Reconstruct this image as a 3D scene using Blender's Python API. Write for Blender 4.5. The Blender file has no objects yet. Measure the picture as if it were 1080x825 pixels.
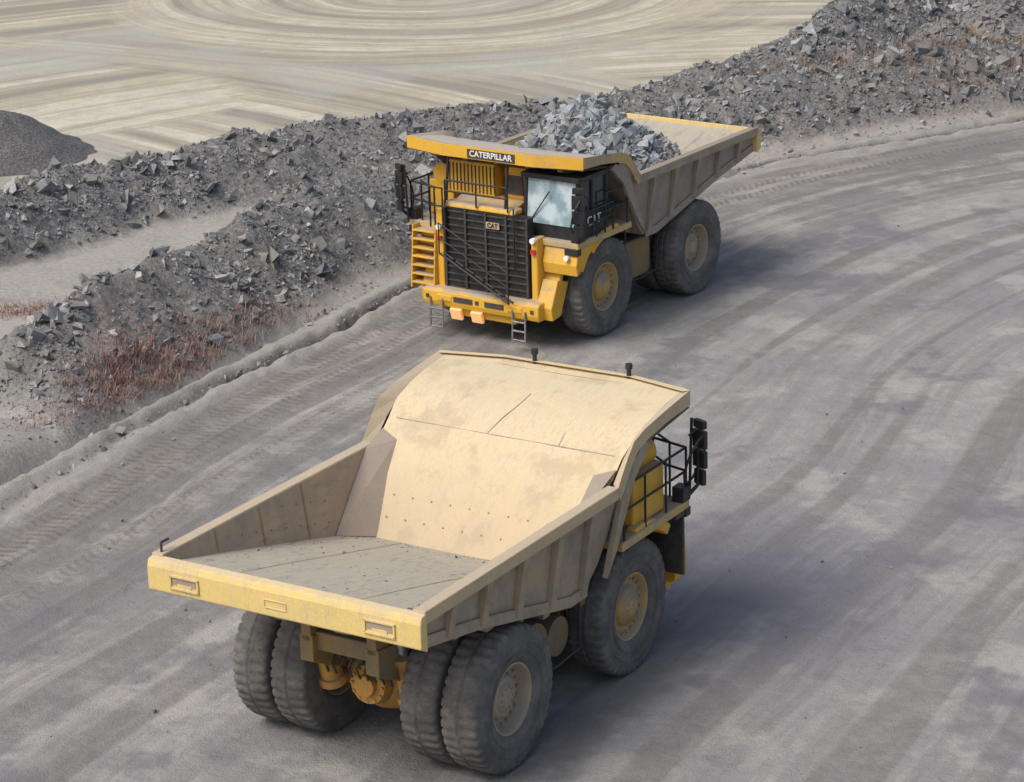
import bpy, math, random
import numpy as np
from mathutils import Vector, Matrix
random.seed(4); rng=np.random.default_rng(7)
scene=bpy.context.scene
# ---------------------------------------------------------------- materials
def newmat(name):
    m=bpy.data.materials.new(name); m.use_nodes=True
    nt=m.node_tree; b=nt.nodes["Principled BSDF"]
    return m,nt,b
def N(nt,t,**k):
    n=nt.nodes.new(t)
    for a,v in k.items(): setattr(n,a,v)
    return n
def setin(nt,sock,v):
    if isinstance(v,bpy.types.NodeSocket): nt.links.new(v,sock)
    else:
        if isinstance(v,tuple) and len(v)==3 and sock.type=='RGBA': v=v+(1,)
        sock.default_value=v
def noise(nt,vec,scale,detail=4,rough=.55,dist=0):
    n=N(nt,'ShaderNodeTexNoise'); n.inputs['Scale'].default_value=scale; n.inputs['Detail'].default_value=detail
    n.inputs['Roughness'].default_value=rough; n.inputs['Distortion'].default_value=dist
    if vec is not None: nt.links.new(vec,n.inputs['Vector'])
    return n.outputs['Fac']
def ramp(nt,fac,a,b,va=0.0,vb=1.0):
    n=N(nt,'ShaderNodeMapRange'); n.interpolation_type='SMOOTHSTEP'
    setin(nt,n.inputs['Value'],fac); n.inputs['From Min'].default_value=a; n.inputs['From Max'].default_value=b
    n.inputs['To Min'].default_value=va; n.inputs['To Max'].default_value=vb
    return n.outputs['Result']
def mix(nt,f,a,b,bt='MIX'):
    n=N(nt,'ShaderNodeMix',data_type='RGBA',blend_type=bt)
    setin(nt,n.inputs[0],f); setin(nt,n.inputs[6],a); setin(nt,n.inputs[7],b)
    return n.outputs[2]
def mth(nt,op,a,b=None,clamp=False):
    n=N(nt,'ShaderNodeMath',operation=op,use_clamp=clamp); setin(nt,n.inputs[0],a)
    if b is not None: setin(nt,n.inputs[1],b)
    return n.outputs[0]
def mapping(nt,vec,scale=(1,1,1),loc=(0,0,0)):
    n=N(nt,'ShaderNodeMapping'); nt.links.new(vec,n.inputs['Vector'])
    n.inputs['Scale'].default_value=scale; n.inputs['Location'].default_value=loc
    return n.outputs['Vector']
def bump(nt,b,h,strength=.5,dist=.05):
    n=N(nt,'ShaderNodeBump'); n.inputs['Strength'].default_value=strength; n.inputs['Distance'].default_value=dist
    nt.links.new(h,n.inputs['Height']); nt.links.new(n.outputs['Normal'],b.inputs['Normal'])
def paint(name,base,dust=(.34,.28,.2),amt=.5,rough=.55,scr=None,scale=1.0,metal=0.0,low=0.0,streak=None,grime=None):
    m,nt,b=newmat(name); co=N(nt,'ShaderNodeTexCoord').outputs['Object']
    n1=noise(nt,co,1.3*scale,5,.65); n2=noise(nt,mapping(nt,co,(1,1,.25)),5*scale,4,.7); n3=noise(nt,co,38*scale,2,.6)
    g=N(nt,'ShaderNodeNewGeometry'); sx=N(nt,'ShaderNodeSeparateXYZ'); nt.links.new(g.outputs['Normal'],sx.inputs[0])
    up=ramp(nt,sx.outputs['Z'],.1,.9,0,.35)
    f=mth(nt,'ADD',mth(nt,'MULTIPLY',n1,.9),mth(nt,'MULTIPLY',n2,.5)); f=mth(nt,'ADD',f,up); f=mth(nt,'ADD',f,mth(nt,'MULTIPLY',n3,.15))
    f=ramp(nt,f,1.05-amt*.75,1.35-amt*.45)
    c=mix(nt,f,base,dust)
    c=mix(nt,ramp(nt,n3,.25,.75,0,.16),c,(.1,.085,.07))
    if scr:
        w=noise(nt,mapping(nt,co,(.6,3,3)),3.5,5,.75); w2=noise(nt,co,.8,2,.6)
        c=mix(nt,mth(nt,'MULTIPLY',ramp(nt,w,.5,.66),ramp(nt,w2,.35,.65)),c,scr)
    if streak:
        w=noise(nt,mapping(nt,co,(.5,5,.5)),2.2,4,.7)
        c=mix(nt,mth(nt,'MULTIPLY',ramp(nt,w,.48,.72),ramp(nt,n1,.35,.6,.2,.7)),c,streak)
    so=N(nt,'ShaderNodeSeparateXYZ'); nt.links.new(co,so.inputs[0])
    if grime:
        gm=ramp(nt,mth(nt,'ADD',so.outputs['Z'],mth(nt,'MULTIPLY',n1,1.2)),5.3,3.3)
        c=mix(nt,mth(nt,'MULTIPLY',gm,.75),c,grime)
        c=mix(nt,mth(nt,'MULTIPLY',ramp(nt,noise(nt,co,.9,4,.7),.52,.66),.5),c,tuple(x*.8 for x in grime))
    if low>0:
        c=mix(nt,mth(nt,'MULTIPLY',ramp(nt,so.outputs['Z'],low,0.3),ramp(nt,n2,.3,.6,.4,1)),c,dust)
    nt.links.new(c,b.inputs['Base Color'])
    nt.links.new(ramp(nt,f,0,1,rough,.9),b.inputs['Roughness']); b.inputs['Metallic'].default_value=metal
    b.inputs['Specular IOR Level'].default_value=.3
    bump(nt,b,n3,.2,.02)
    return m
def plain(name,c,rough=.6,metal=0,var=.3,sc=6):
    m,nt,b=newmat(name); co=N(nt,'ShaderNodeTexCoord').outputs['Object']
    n=noise(nt,co,sc,4,.6)
    nt.links.new(mix(nt,ramp(nt,n,.3,.7),tuple(x*(1-var) for x in c),tuple(min(1,x*(1+var)) for x in c)),b.inputs['Base Color'])
    b.inputs['Roughness'].default_value=rough; b.inputs['Metallic'].default_value=metal
    return m
DUST=(.38,.325,.25)
M={}
M['yellow']=paint('yellow_paint',(.76,.43,.045),DUST,.34)
M['yellow_dusty']=paint('dusty_yellow_paint',(.60,.42,.14),DUST,.6)
M['body_out']=paint('dusty_body_side',(.43,.35,.24),(.29,.25,.20),.6,streak=(.23,.2,.165))
M['body_out2']=paint('dusty_body_side_grey',(.37,.31,.25),(.29,.25,.215),.65,streak=(.22,.19,.17))
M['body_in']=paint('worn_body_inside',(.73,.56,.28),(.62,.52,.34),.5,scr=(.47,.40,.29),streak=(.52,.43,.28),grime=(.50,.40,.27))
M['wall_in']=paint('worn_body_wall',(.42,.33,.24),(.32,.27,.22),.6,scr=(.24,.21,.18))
M['floor_in']=paint('worn_body_floor',(.35,.345,.32),(.43,.39,.30),.45,scr=(.22,.225,.22),streak=(.27,.265,.255))
M['beam']=paint('tail_beam_paint',(.76,.57,.21),(.60,.48,.29),.45,streak=(.48,.39,.24))
M['rail']=paint('rail_paint',(.60,.47,.27),(.47,.39,.28),.55)
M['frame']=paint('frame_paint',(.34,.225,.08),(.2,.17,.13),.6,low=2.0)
M['orange']=paint('axle_paint',(.58,.31,.06),(.28,.215,.13),.5)
M['canopy']=paint('canopy_top_paint',(.56,.48,.34),(.44,.40,.34),.6)
M['black']=plain('black_paint',(.02,.02,.021),.5)
M['dark']=plain('dark_metal',(.055,.052,.048),.6)
M['grey']=plain('grey_steel',(.22,.22,.21),.5,.3)
M['chrome']=plain('hydraulic_rod',(.5,.5,.5),.25,.9)
M['white']=plain('white_decal',(.75,.75,.73),.5,0,.05)
M['rim']=paint('rim_paint',(.54,.35,.11),(.34,.29,.22),.6)
M['rim_dust']=paint('dusty_rim_paint',(.44,.36,.24),(.33,.295,.24),.6)
m,nt,b=newmat('windscreen_glass'); b.inputs['Roughness'].default_value=.12; b.inputs['Specular IOR Level'].default_value=.9
co=N(nt,'ShaderNodeTexCoord').outputs['Object']; nt.links.new(mix(nt,ramp(nt,noise(nt,co,1.6,3),.4,.6),(.22,.33,.37),(.5,.6,.63)),b.inputs['Base Color']); M['glass']=m
m,nt,b=newmat('dark_glass'); b.inputs['Base Color'].default_value=(.03,.04,.05,1); b.inputs['Roughness'].default_value=.08; M['dglass']=m
m,nt,b=newmat('headlight'); b.inputs['Base Color'].default_value=(.9,.5,.25,1); b.inputs['Roughness'].default_value=.25; b.inputs['Emission Color'].default_value=(1,.45,.15,1); b.inputs['Emission Strength'].default_value=.35; M['lamp']=m
m,nt,b=newmat('lamp_lens'); b.inputs['Base Color'].default_value=(.85,.85,.85,1); b.inputs['Roughness'].default_value=.15; M['lens']=m
m,nt,b=newmat('red_reflector'); b.inputs['Base Color'].default_value=(.5,.03,.02,1); M['red']=m
m,nt,b=newmat('tyre_rubber'); co=N(nt,'ShaderNodeTexCoord').outputs['Object']
n1=noise(nt,co,2,4,.7); n2=noise(nt,co,26,3,.6)
c=mix(nt,ramp(nt,n1,.35,.7),(.10,.098,.094),(.20,.188,.17)); c=mix(nt,ramp(nt,n2,.3,.8,0,.5),c,(.075,.073,.07))
nt.links.new(c,b.inputs['Base Color']); b.inputs['Roughness'].default_value=.9; bump(nt,b,n2,.4,.02); M['tyre']=m

# ---------------------------------------------------------------- mesh builder
class MB:
    def __init__(s): s.v=[]; s.f=[]; s.sm=[]
    def add(s,vs,fs,smooth=False):
        o=len(s.v); s.v+= [tuple(p) for p in vs]; s.f+=[tuple(i+o for i in f) for f in fs]; s.sm+=[smooth]*len(fs); return s
    def box(s,c,d,rot=None):
        vs=[Vector((x*d[0]/2,y*d[1]/2,z*d[2]/2)) for x in(-1,1) for y in(-1,1) for z in(-1,1)]
        if rot:
            R=(Matrix.Rotation(rot[2],3,'Z')@Matrix.Rotation(rot[1],3,'Y')@Matrix.Rotation(rot[0],3,'X'))
            vs=[R@q for q in vs]
        c=Vector(c); return s.add([q+c for q in vs],[(0,1,3,2),(4,6,7,5),(0,4,5,1),(2,3,7,6),(0,2,6,4),(1,5,7,3)])
    def tube(s,pts,r,n=8,r2=None):
        pts=[Vector(p) for p in pts]
        for a,b_ in zip(pts[:-1],pts[1:]):
            d=(b_-a).normalized(); t=Vector((0,0,1)) if abs(d.z)<.9 else Vector((1,0,0))
            x=d.cross(t).normalized(); y=d.cross(x)
            rb=r if r2 is None else r2
            vs=[a+(x*math.cos(k*2*math.pi/n)+y*math.sin(k*2*math.pi/n))*r for k in range(n)]+[b_+(x*math.cos(k*2*math.pi/n)+y*math.sin(k*2*math.pi/n))*rb for k in range(n)]
            s.add(vs,[(k,(k+1)%n,n+(k+1)%n,n+k) for k in range(n)],True)
            s.add(vs,[tuple(range(n))[::-1],tuple(range(n,2*n))])
        return s
    def prism(s,prof,y0,y1,ax='y'):
        n=len(prof)
        vs=[(p[0],y0,p[1]) for p in prof]+[(p[0],y1,p[1]) for p in prof]
        return s.add(vs,[(k,(k+1)%n,n+(k+1)%n,n+k) for k in range(n)]+[tuple(range(n))[::-1],tuple(range(n,2*n))])
    def lathe(s,prof,n=64,c=(0,0,0),sgn=1,fn=None,smooth=True):
        vs=[]
        for j in range(n):
            a=2*math.pi*j/n
            for i,(r,y) in enumerate(prof):
                rr=r if fn is None else fn(r,y,j)
                vs.append((c[0]+rr*math.cos(a),c[1]+sgn*y,c[2]+rr*math.sin(a)))
        k=len(prof)
        fs=[(j*k+i,((j+1)%n)*k+i,((j+1)%n)*k+i+1,j*k+i+1) for j in range(n) for i in range(k-1)]
        return s.add(vs,fs,smooth)
    def obj(s,name,mat,parent=None,bevel=0,seg=2):
        me=bpy.data.meshes.new(name); me.from_pydata(s.v,[],s.f); me.update()
        me.polygons.foreach_set('use_smooth',s.sm)
        import bmesh
        bm=bmesh.new(); bm.from_mesh(me); bmesh.ops.recalc_face_normals(bm,faces=bm.faces); bm.to_mesh(me); bm.free()
        ob=bpy.data.objects.new(name,me); scene.collection.objects.link(ob)
        me.materials.append(M[mat] if isinstance(mat,str) else mat)
        if parent: ob.parent=parent
        if bevel:
            bv=ob.modifiers.new('bevel','BEVEL'); bv.width=bevel; bv.segments=seg; bv.limit_method='ANGLE'; bv.angle_limit=math.radians(35)
        return ob

TP=[(.64,-.27),(.70,-.34),(.80,-.375),(.95,-.39),(1.10,-.385),(1.2,-.375),(1.27,-.37),(1.315,-.345),(1.335,-.28),(1.34,-.2),(1.345,-.07),(1.345,-.03),(1.30,0),(1.345,.03),(1.345,.07),(1.34,.2),(1.335,.28),(1.315,.345),(1.27,.37),(1.2,.375),(1.10,.385),(.95,.39),(.80,.375),(.70,.34),(.64,.27)]
def tyre(name,c,par):
    n=168
    def fn(r,y,j):
        if r>1.22 and abs(y)>.06:
            jj=(j+(2 if y>0 else 0))%4
            if jj==0: return r-.06*(1 if abs(y)>.2 else .6)
        return r
    mb=MB(); mb.lathe(TP,n,(0,0,0),1,fn)
    for sg in(-1,1):
        for rr in (.86,1.04): mb.lathe([(rr-.012,.386),(rr,.402),(rr+.012,.389)],96,(0,0,0),sg)
    o=mb.obj(name,'tyre',par); o.location=c; o.rotation_euler=(0,random.random()*6,0); return o
def rim(name,c,sg,kind,par,mat):
    mb=MB()
    if kind=='rear': pr=[(.66,.30),(.63,.31),(.615,.27),(.60,.2),(.58,.06),(.565,.04),(.50,.03),(.46,.0),(.44,.0),(.42,.05),(.40,.12),(.30,.15),(.27,.15),(.25,.19),(.12,.2),(.001,.2)]
    elif kind=='front': pr=[(.66,.30),(.63,.31),(.61,.27),(.585,.2),(.565,.17),(.50,.15),(.43,.13),(.40,.14),(.38,.2),(.36,.26),(.24,.29),(.22,.33),(.12,.35),(.001,.35)]
    else: pr=[(.66,.30),(.6,.28),(.58,-.2),(.3,-.22),(.001,-.22)]
    mb.lathe(pr,64,(0,0,0),sg)
    mb.lathe([(.66,-.3),(.6,-.28),(.58,.0),(.001,.0)],48,(0,0,0),sg)
    if kind!='inner':
        for k in range(20):
            a=k*2*math.pi/20; r=.53; y=(.05 if kind=='rear' else .17)*sg
            mb.tube([(r*math.cos(a),y-.02*sg,r*math.sin(a)),(r*math.cos(a),y+.05*sg,r*math.sin(a))],.024,6)
        for k in range(10):
            a=k*2*math.pi/10; r=.19; y=(.2 if kind=='rear' else .34)*sg
            mb.tube([(r*math.cos(a),y-.03*sg,r*math.sin(a)),(r*math.cos(a),y+.02*sg,r*math.sin(a))],.018,6)
    o=mb.obj(name,mat,par); o.location=c; return o

def build_truck(name,loc,yaw,loaded,steer=0):
    P=bpy.data.objects.new(name,None); scene.collection.objects.link(P); P.location=(loc[0],loc[1],0.0); P.rotation_euler=(0,0,math.radians(yaw))
    R=1.345
    for sd,sg in(('left',1),('right',-1)):
        for k,yy in(('inner',1.38),('outer',2.22)):
            tyre('rear_%s_%s_tyre'%(sd,k),(0,sg*yy,R-.03),P)
            rim('rear_%s_%s_rim'%(sd,k),(0,sg*yy,R-.03),sg,'rear' if k=='outer' else 'inner',P,'rim_dust')
        t=tyre('front_%s_tyre'%sd,(4.57,sg*2.08,R-.03),P); t.rotation_euler[2]=math.radians(steer)
        r=rim('front_%s_rim'%sd,(4.57,sg*2.08,R-.03),sg,'front',P,'rim'); r.rotation_euler[2]=math.radians(steer)
    # ---- dump body
    HB=[(2.35,2.72),(2.75,3.22),(3.15,3.72),(3.6,4.2),(3.95,4.5),(4.35,4.74),(4.8,4.9),(5.4,5.02),(6.0,5.09),(6.2,5.11)]
    FL=[(-3.0,4.02),(-1.3,3.62),(2.35,2.72)]
    def yin(z): return 2.34+ (max(2.7,min(z,4.2))-2.7)/1.5*.22
    mb=MB(); vs=[];fs=[]
    for x,z in FL: vs+=[(x,-yin(z),z),(x,yin(z),z)]
    fs=[(0,1,3,2),(2,3,5,4)]; mb.add(vs,fs)
    mb.obj('body_floor','floor_in',P)
    mb=MB()
    for y in(-1.25,1.25):
        mb.add([(-2.9,y-.012,4.0),(-2.9,y+.012,4.0),(-1.3,y+.012,3.63),(-1.3,y-.012,3.63)],[(0,1,2,3)])
        mb.add([(-1.3,y-.012,3.63),(-1.3,y+.012,3.63),(2.3,y+.012,2.745),(2.3,y-.012,2.745)],[(0,1,2,3)])
    mb.obj('floor_weld_seams','floor_in',P)
    if not loaded:
        nn=1300; fx=rng.uniform(-2.6,2.3,nn); fy=rng.uniform(-2.25,2.25,nn); kk=(rng.random(nn)<.12)|(fx>1.9)|(np.abs(fy)>2.1); fx,fy=fx[kk],fy[kk]
        fz=np.where(fx<-1.3,4.02-(fx+3)*.2353,3.62-(fx+1.3)*.2466)
        FINES.append((np.stack([fx,fy,fz],-1),np.clip(.01*(rng.pareto(2.4,len(fx))+1),.01,.045),P))
    mb=MB(); vs=[];fs=[]; ny=9
    for i,(x,z) in enumerate(HB):
        w=yin(z) if z<4.6 else 2.62
        for j in range(ny):
            y=-w+2*w*j/(ny-1); vs.append((x,y,z+ (.05*(abs(y)/w)**2 if z>4.6 else 0)+(random.uniform(-.012,.012) if 0<j<ny-1 else 0)))
    for i in range(len(HB)-1):
        for j in range(ny-1): a=i*ny+j; fs.append((a,a+1,a+ny+1,a+ny))
    mb.add(vs,fs,True)
    mb.add([(6.2,-2.62,5.16),(6.2,-1.45,5.12),(6.2,0,5.11),(6.2,1.45,5.12),(6.2,2.62,5.16),(6.5,1.45,5.16),(6.5,0,5.15),(6.5,-1.45,5.16)],[(0,1,7),(1,2,6,7),(2,3,5,6),(3,4,5)],True)
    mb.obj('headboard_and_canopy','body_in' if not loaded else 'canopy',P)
    mb=MB()
    for sg in(1,-1):
        lo1=(1.75,sg*2.35,2.875); lo2=(2.36,sg*1.85,2.735); hi1=(3.15,sg*2.555,4.14); hi2=(3.62,sg*2.15,4.225); hi3=(3.75,sg*2.56,4.36)
        mb.add([lo1,lo2,hi2,hi1,hi3],[(0,1,2,3),(3,2,4)])
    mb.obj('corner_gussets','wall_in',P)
    mb=MB()
    for sg in(1,-1):
        pts=[(-3.0,4.02),(-1.3,3.62),(2.35,2.72),(3.6,4.2)]
        top=4.13
        a=[(x,sg*yin(z),z) for x,z in pts[:3]]+[(3.6,sg*2.56,4.2),(3.45,sg*2.56,top),(-3.0,sg*2.56,top)]
        mb.add(a,[(0,1,5),(1,2,3,4,5)])
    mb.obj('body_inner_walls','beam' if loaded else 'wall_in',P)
    mb=MB()
    for sg in(1,-1):
        for x in(-1.6,-.3,1.0):
            zf=3.62-(x+1.3)*.2466 if x>-1.3 else 3.7
            mb.add([(x-.014,sg*(yin(zf)-.012),zf+.02),(x+.014,sg*(yin(zf)-.012),zf+.02),(x+.014,sg*(2.548-.012),4.12),(x-.014,sg*(2.548-.012),4.12)],[(0,1,2,3)])
        for x in np.arange(-.9,2.0,.42):
            zf=3.62-(x+1.3)*.2466
            for z in(zf+.28,zf+.7):
                if z<4.0: mb.tube([(x,sg*(yin(z)+.03),z),(x,sg*(yin(z)-.012),z)],.02,6)
    mb.obj('wall_liner_seams','frame',P)
    mb=MB()
    def hbz(x):
        for (a,za),(b_,zb) in zip(HB[:-1],HB[1:]):
            if a<=x<=b_: return za+(zb-za)*(x-a)/(b_-a)
        return HB[-1][1]
    mb.tube([(3.98,-2.4,hbz(3.98)),(3.98,0,hbz(3.98)),(3.98,2.4,hbz(3.98))],.012,5)
    mb.tube([(x,.25+.16*math.sin(x*2.2),hbz(x)) for x in(4.0,4.35,4.8,5.2)],.012,5)
    mb.tube([(x,-1.2,hbz(x)) for x in(4.0,4.35,4.8)],.01,5)
    for y in np.arange(-2.0,2.1,.42):
        for x in(2.62,2.9):
            z=hbz(x); mb.tube([(x-.0,y,z),(x-.015,y,z+.015)],.018,6)
    mb.obj('headboard_seams_and_studs','wall_in',P)
    mb=MB()
    for sg in(1,-1):
        yo=2.80
        A=[(3.35,4.13),(3.75,4.62),(4.0,4.86),(4.4,4.98),(5.2,5.09),(6.2,5.2)]
        B=[(3.55,4.15),(3.95,4.52),(4.35,4.78),(4.8,4.94),(5.4,5.06),(6.2,5.155)]
        n=len(A); vs=[(x,sg*yo,z) for x,z in A]+[(x,sg*2.6,z) for x,z in B]
        mb.add(vs,[(i,i+1,n+i+1,n+i) for i in range(n-1)])
        vs=[(x,sg*yo,z) for x,z in A]+[(x+.12,sg*yo,z-(.24 if x<6 else .36)) for x,z in A[:-1]]+[(6.2,sg*yo,4.9)]
        mb.add(vs,[(i,i+1,n+i+1,n+i) for i in range(n-1)])
    mb.obj('canopy_side_flanges','yellow_dusty' if loaded else 'rail' ,P)
    mb=MB()
    pl=[(6.2,-2.8),(6.52,-1.45),(6.52,1.45),(6.2,2.8)]
    for (x0,y0),(x1,y1) in zip(pl[:-1],pl[1:]):
        mb.add([(x0,y0,5.2),(x1,y1,5.2),(x1+.0,y1,4.88),(x0,y0,4.88)],[(0,1,2,3)])
        mb.add([(x0,y0,5.2),(x1,y1,5.2),(x1-.14,y1*.97,5.2),(x0-.14,y0*.97,5.2)],[(0,1,2,3)])
    mb.add([(6.2,-2.8,4.86),(6.5,-1.45,4.86),(6.5,1.45,4.86),(6.2,2.8,4.86),(4.7,2.75,4.66),(4.7,-2.75,4.66)],[(0,1,2,3,4,5)])
    mb.obj('canopy_front_fascia','yellow' if loaded else 'beam',P)
    def yo(z): return 2.44+(max(2.3,min(z,4.0))-2.3)/1.7*.2
    OUT=[(-3.0,4.0),(-3.0,3.5),(-1.2,3.15),(2.1,2.3),(2.7,2.3),(3.15,2.75),(3.9,4.05)]
    mb=MB()
    for sg in(1,-1):
        mb.add([(x,sg*yo(z),z) for x,z in OUT]+[(3.5,sg*yo(4.0),4.0)],[tuple(range(8))])
        mb.add([(3.5,sg*yo(4.0),4.0),(3.9,sg*yo(4.0),4.05),(4.45,sg*2.72,4.6),(4.1,sg*2.78,4.75),(3.6,sg*2.79,4.3)],[(0,1,2,3,4)])
    BP=[(-3.0,3.5),(-1.2,3.15),(2.1,2.3),(2.7,2.3),(3.15,2.75),(3.9,4.05),(4.5,4.55)]
    vs=[]
    for x,z in BP: vs+=[(x,-yo(z),z),(x,yo(z),z)]
    mb.add(vs,[(2*i,2*i+1,2*i+3,2*i+2) for i in range(len(BP)-1)])
    mb.obj('body_outer_shell','body_out2' if loaded else 'body_out',P)
    mb=MB()
    for sg in(1,-1):
        mb.prism([(-3.05,4.17),(3.42,4.17),(3.42,3.93),(-3.05,3.93)],sg*2.56,sg*2.80)
    mb.obj('body_top_rails','body_out' if loaded else 'rail',P,bevel=.02)
    mb=MB()
    def under(x):
        for (a,za),(b_,zb) in zip(BP[:-1],BP[1:]):
            if a<=x<=b_: return za+(zb-za)*(x-a)/(b_-a)
    for sg in(1,-1):
        for x in(-2.1,-1.0,.2,1.4,2.55):
            zb=under(x)+.02; w=.09
            mb.add([(x-w,sg*2.79,3.94),(x+w,sg*2.79,3.94),(x+w,sg*(yo(zb)+.10),zb),(x-w,sg*(yo(zb)+.10),zb),(x-w,sg*yo(4.0),3.94),(x+w,sg*yo(4.0),3.94),(x+w,sg*yo(zb),zb),(x-w,sg*yo(zb),zb)],
                   [(0,1,2,3),(0,3,7,4),(1,5,6,2),(2,6,7,3)])
        pr=[(-3.0,3.5),(-1.2,3.15),(2.1,2.3),(2.7,2.3)]
        for (xa,za),(xb,zb) in zip(pr[:-1],pr[1:]):
            mb.add([(xa,sg*(yo(za)+.07),za+.16),(xb,sg*(yo(zb)+.07),zb+.16),(xb,sg*(yo(zb)+.07),zb-.06),(xa,sg*(yo(za)+.07),za-.06),(xa,sg*(yo(za)-.1),za+.16),(xb,sg*(yo(zb)-.1),zb+.16),(xb,sg*(yo(zb)-.1),zb-.06),(xa,sg*(yo(za)-.1),za-.06)],[(0,1,2,3),(0,4,5,1),(3,2,6,7)])
        mb.prism([(3.05,2.5),(3.4,2.9),(4.15,4.1),(4.75,4.6),(4.5,4.7),(3.85,4.3)],sg*2.62,sg*2.74)
    for x in(-2.3,-1.3,-.3,.7,1.6):
        z=under(x); mb.box((x,0,z-.1),(.22,4.6,.26))
    for y in(-.62,.62):
        mb.prism([(-2.4,3.35),(2.2,2.25),(2.2,2.02),(-1.6,2.75),(-2.4,3.1)],y-.12,y+.12)
    for y in(-2.0,-1.0,0,1.0,2.0):
        mb.prism([(2.7,2.35),(3.1,2.6),(4.5,4.45),(6.1,4.8),(6.1,4.72),(4.4,4.3),(3.1,2.4)],y-.07,y+.07)
    mb.obj('body_stiffeners','body_out2' if loaded else 'body_out',P,bevel=.012)
    mb=MB()
    mb.prism([(-3.0,4.13),(-3.16,4.10),(-3.2,3.98),(-3.2,3.55),(-3.0,3.44)],-2.80,2.80)
    mb.obj('tail_beam','beam',P,bevel=.02)
    mb=MB()
    for y in(-2.0,2.0):
        for dz in(-.11,.11): mb.box((-3.21,y,3.78+dz),(.05,.62,.04))
        for dy in(-.29,.29): mb.box((-3.21,y+dy,3.78),(.05,.04,.24))
        mb.box((-3.205,y,3.72),(.02,.3,.08))
    for dy in(-.22,.22): mb.box((-3.205,.1+dy,3.77),(.02,.02,.14))
    for dz in(-.07,.07): mb.box((-3.205,.1,3.77+dz),(.02,.44,.02))
    mb.obj('tail_beam_pockets','beam',P,bevel=.006)
    mb=MB()
    for y in(-2.0,2.0): mb.box((-3.203,y,3.80),(.012,.5,.13))
    mb.obj('tail_pocket_recesses','wall_in',P)
    mb=MB(); mb.tube([(-2.95,2.66,4.15),(-2.95,2.66,4.34),(-2.75,2.66,4.34)],.025,6); mb.obj('tail_marker_bracket','dark',P)
    # ---- chassis
    mb=MB()
    for sg in(1,-1):
        mb.prism([(-1.6,2.5),(-1.6,2.0),(-.9,1.65),(2.0,1.25),(6.3,1.1),(6.3,1.75),(3.2,1.95),(2.0,2.05),(-.6,2.35)],sg*.55,sg*.83)
        mb.box((-1.4,sg*.69,2.65),(.4,.2,.55))
    for x in(-1.3,.9,2.6,4.0): mb.box((x,0,1.75 if x>0 else 2.35),(.3,1.2,.35))
    mb.box((3.35,0,2.0),(.35,4.2,.45))
    for sg in(1,-1):
        mb.prism([(3.2,2.2),(3.5,2.2),(3.6,1.2),(3.3,1.1)],sg*1.2,sg*1.55)
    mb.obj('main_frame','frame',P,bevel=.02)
    mb=MB()
    mb.lathe([(.001,-1.0),(.38,-1.0),(.40,-.6),(.62,-.35),(.68,0),(.62,.35),(.40,.6),(.38,1.0),(.001,1.0)],32,(0,0,1.32))
    mb.tube([(-.2,0,1.32),(-.78,0,1.36)],.52,20,.36); mb.tube([(-.78,0,1.36),(-.9,0,1.37)],.2,12)
    for k in range(12):
        a=k*math.pi/6; mb.tube([(-.74,.32*math.cos(a),1.36+.32*math.sin(a)),(-.82,.32*math.cos(a),1.36+.32*math.sin(a))],.03,6)
    mb.box((.9,0,1.2),(1.6,.6,.45)); mb.box((-.55,-.9,1.45),(.5,.3,.35)); mb.box((-.55,.9,1.45),(.5,.3,.35))
    mb.tube([(-.7,-1.0,1.75),(-.7,1.0,1.95)],.09,8)
    for sg in(1,-1):
        mb.tube([(-.65,sg*.85,1.25),(-.85,sg*.85,2.15)],.21,14); mb.tube([(-.63,sg*.85,1.2),(-.67,sg*.85,1.35)],.27,14); mb.tube([(-.84,sg*.85,2.05),(-.87,sg*.85,2.17)],.25,14)
    mb.obj('rear_axle_housing','orange',P)
    mb=MB()
    for sg in(1,-1):
        mb.tube([(-.85,sg*.85,2.1),(-1.05,sg*.85,2.7)],.14,12)
        mb.tube([(1.2,sg*1.05,2.0),(.55,sg*1.05,2.95)],.1,12)
    mb.obj('strut_rods','chrome',P)
    mb=MB()
    for sg in(1,-1): mb.tube([(1.95,sg*1.05,.95),(1.2,sg*1.05,2.0)],.2,14)
    mb.tube([(4.57,-1.6,1.3),(4.57,1.6,1.3)],.28,14)
    for sg in(1,-1): mb.tube([(4.57,sg*1.15,1.1),(4.4,sg*1.05,2.7)],.24,14)
    mb.obj('hoist_cylinders_and_front_struts','orange',P)
    mb=MB()
    for k in range(9):
        y=-.7+k*.17; mb.tube([(-.95,y,1.95),(-1.05,y+.05,1.75),(-.88,y+.1,1.5)],.022,6)
    for k in range(5): mb.box((-.95,-.45+k*.22,1.95),(.1,.12,.14))
    for sg in(1,-1):
        mb.tube([(-.1,sg*1.8,3.1),(0,sg*1.8,1.6)],.05,8); mb.box((.02,sg*1.8,1.7),(.12,.16,.5))
    mb.obj('hoses_and_rock_ejectors','dark',P)
    mb=MB(); mb.prism([(1.75,.95),(2.9,.95),(3.0,1.1),(3.0,1.9),(2.85,2.05),(1.75,2.05),(1.62,1.9),(1.62,1.1)],1.0,2.0)
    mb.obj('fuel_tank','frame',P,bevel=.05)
    mb=MB(); mb.tube([(1.7,-1.2,1.45),(1.7,-1.95,1.45)],.5,24); mb.tube([(2.65,-1.2,1.35),(2.65,-1.9,1.35)],.38,24)
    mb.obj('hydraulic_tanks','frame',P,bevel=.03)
    mb=MB()
    for sg in(1,-1):
        mb.tube([(3.1,sg*2.1,2.75),(3.1,sg*2.1,1.0),(2.3,sg*2.1,.95),(1.5,sg*2.1,1.0),(1.4,sg*2.1,1.9)],.025,6)
    mb.obj('side_guard_rails','dark',P)
    # ---- front end
    mb=MB()
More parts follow.
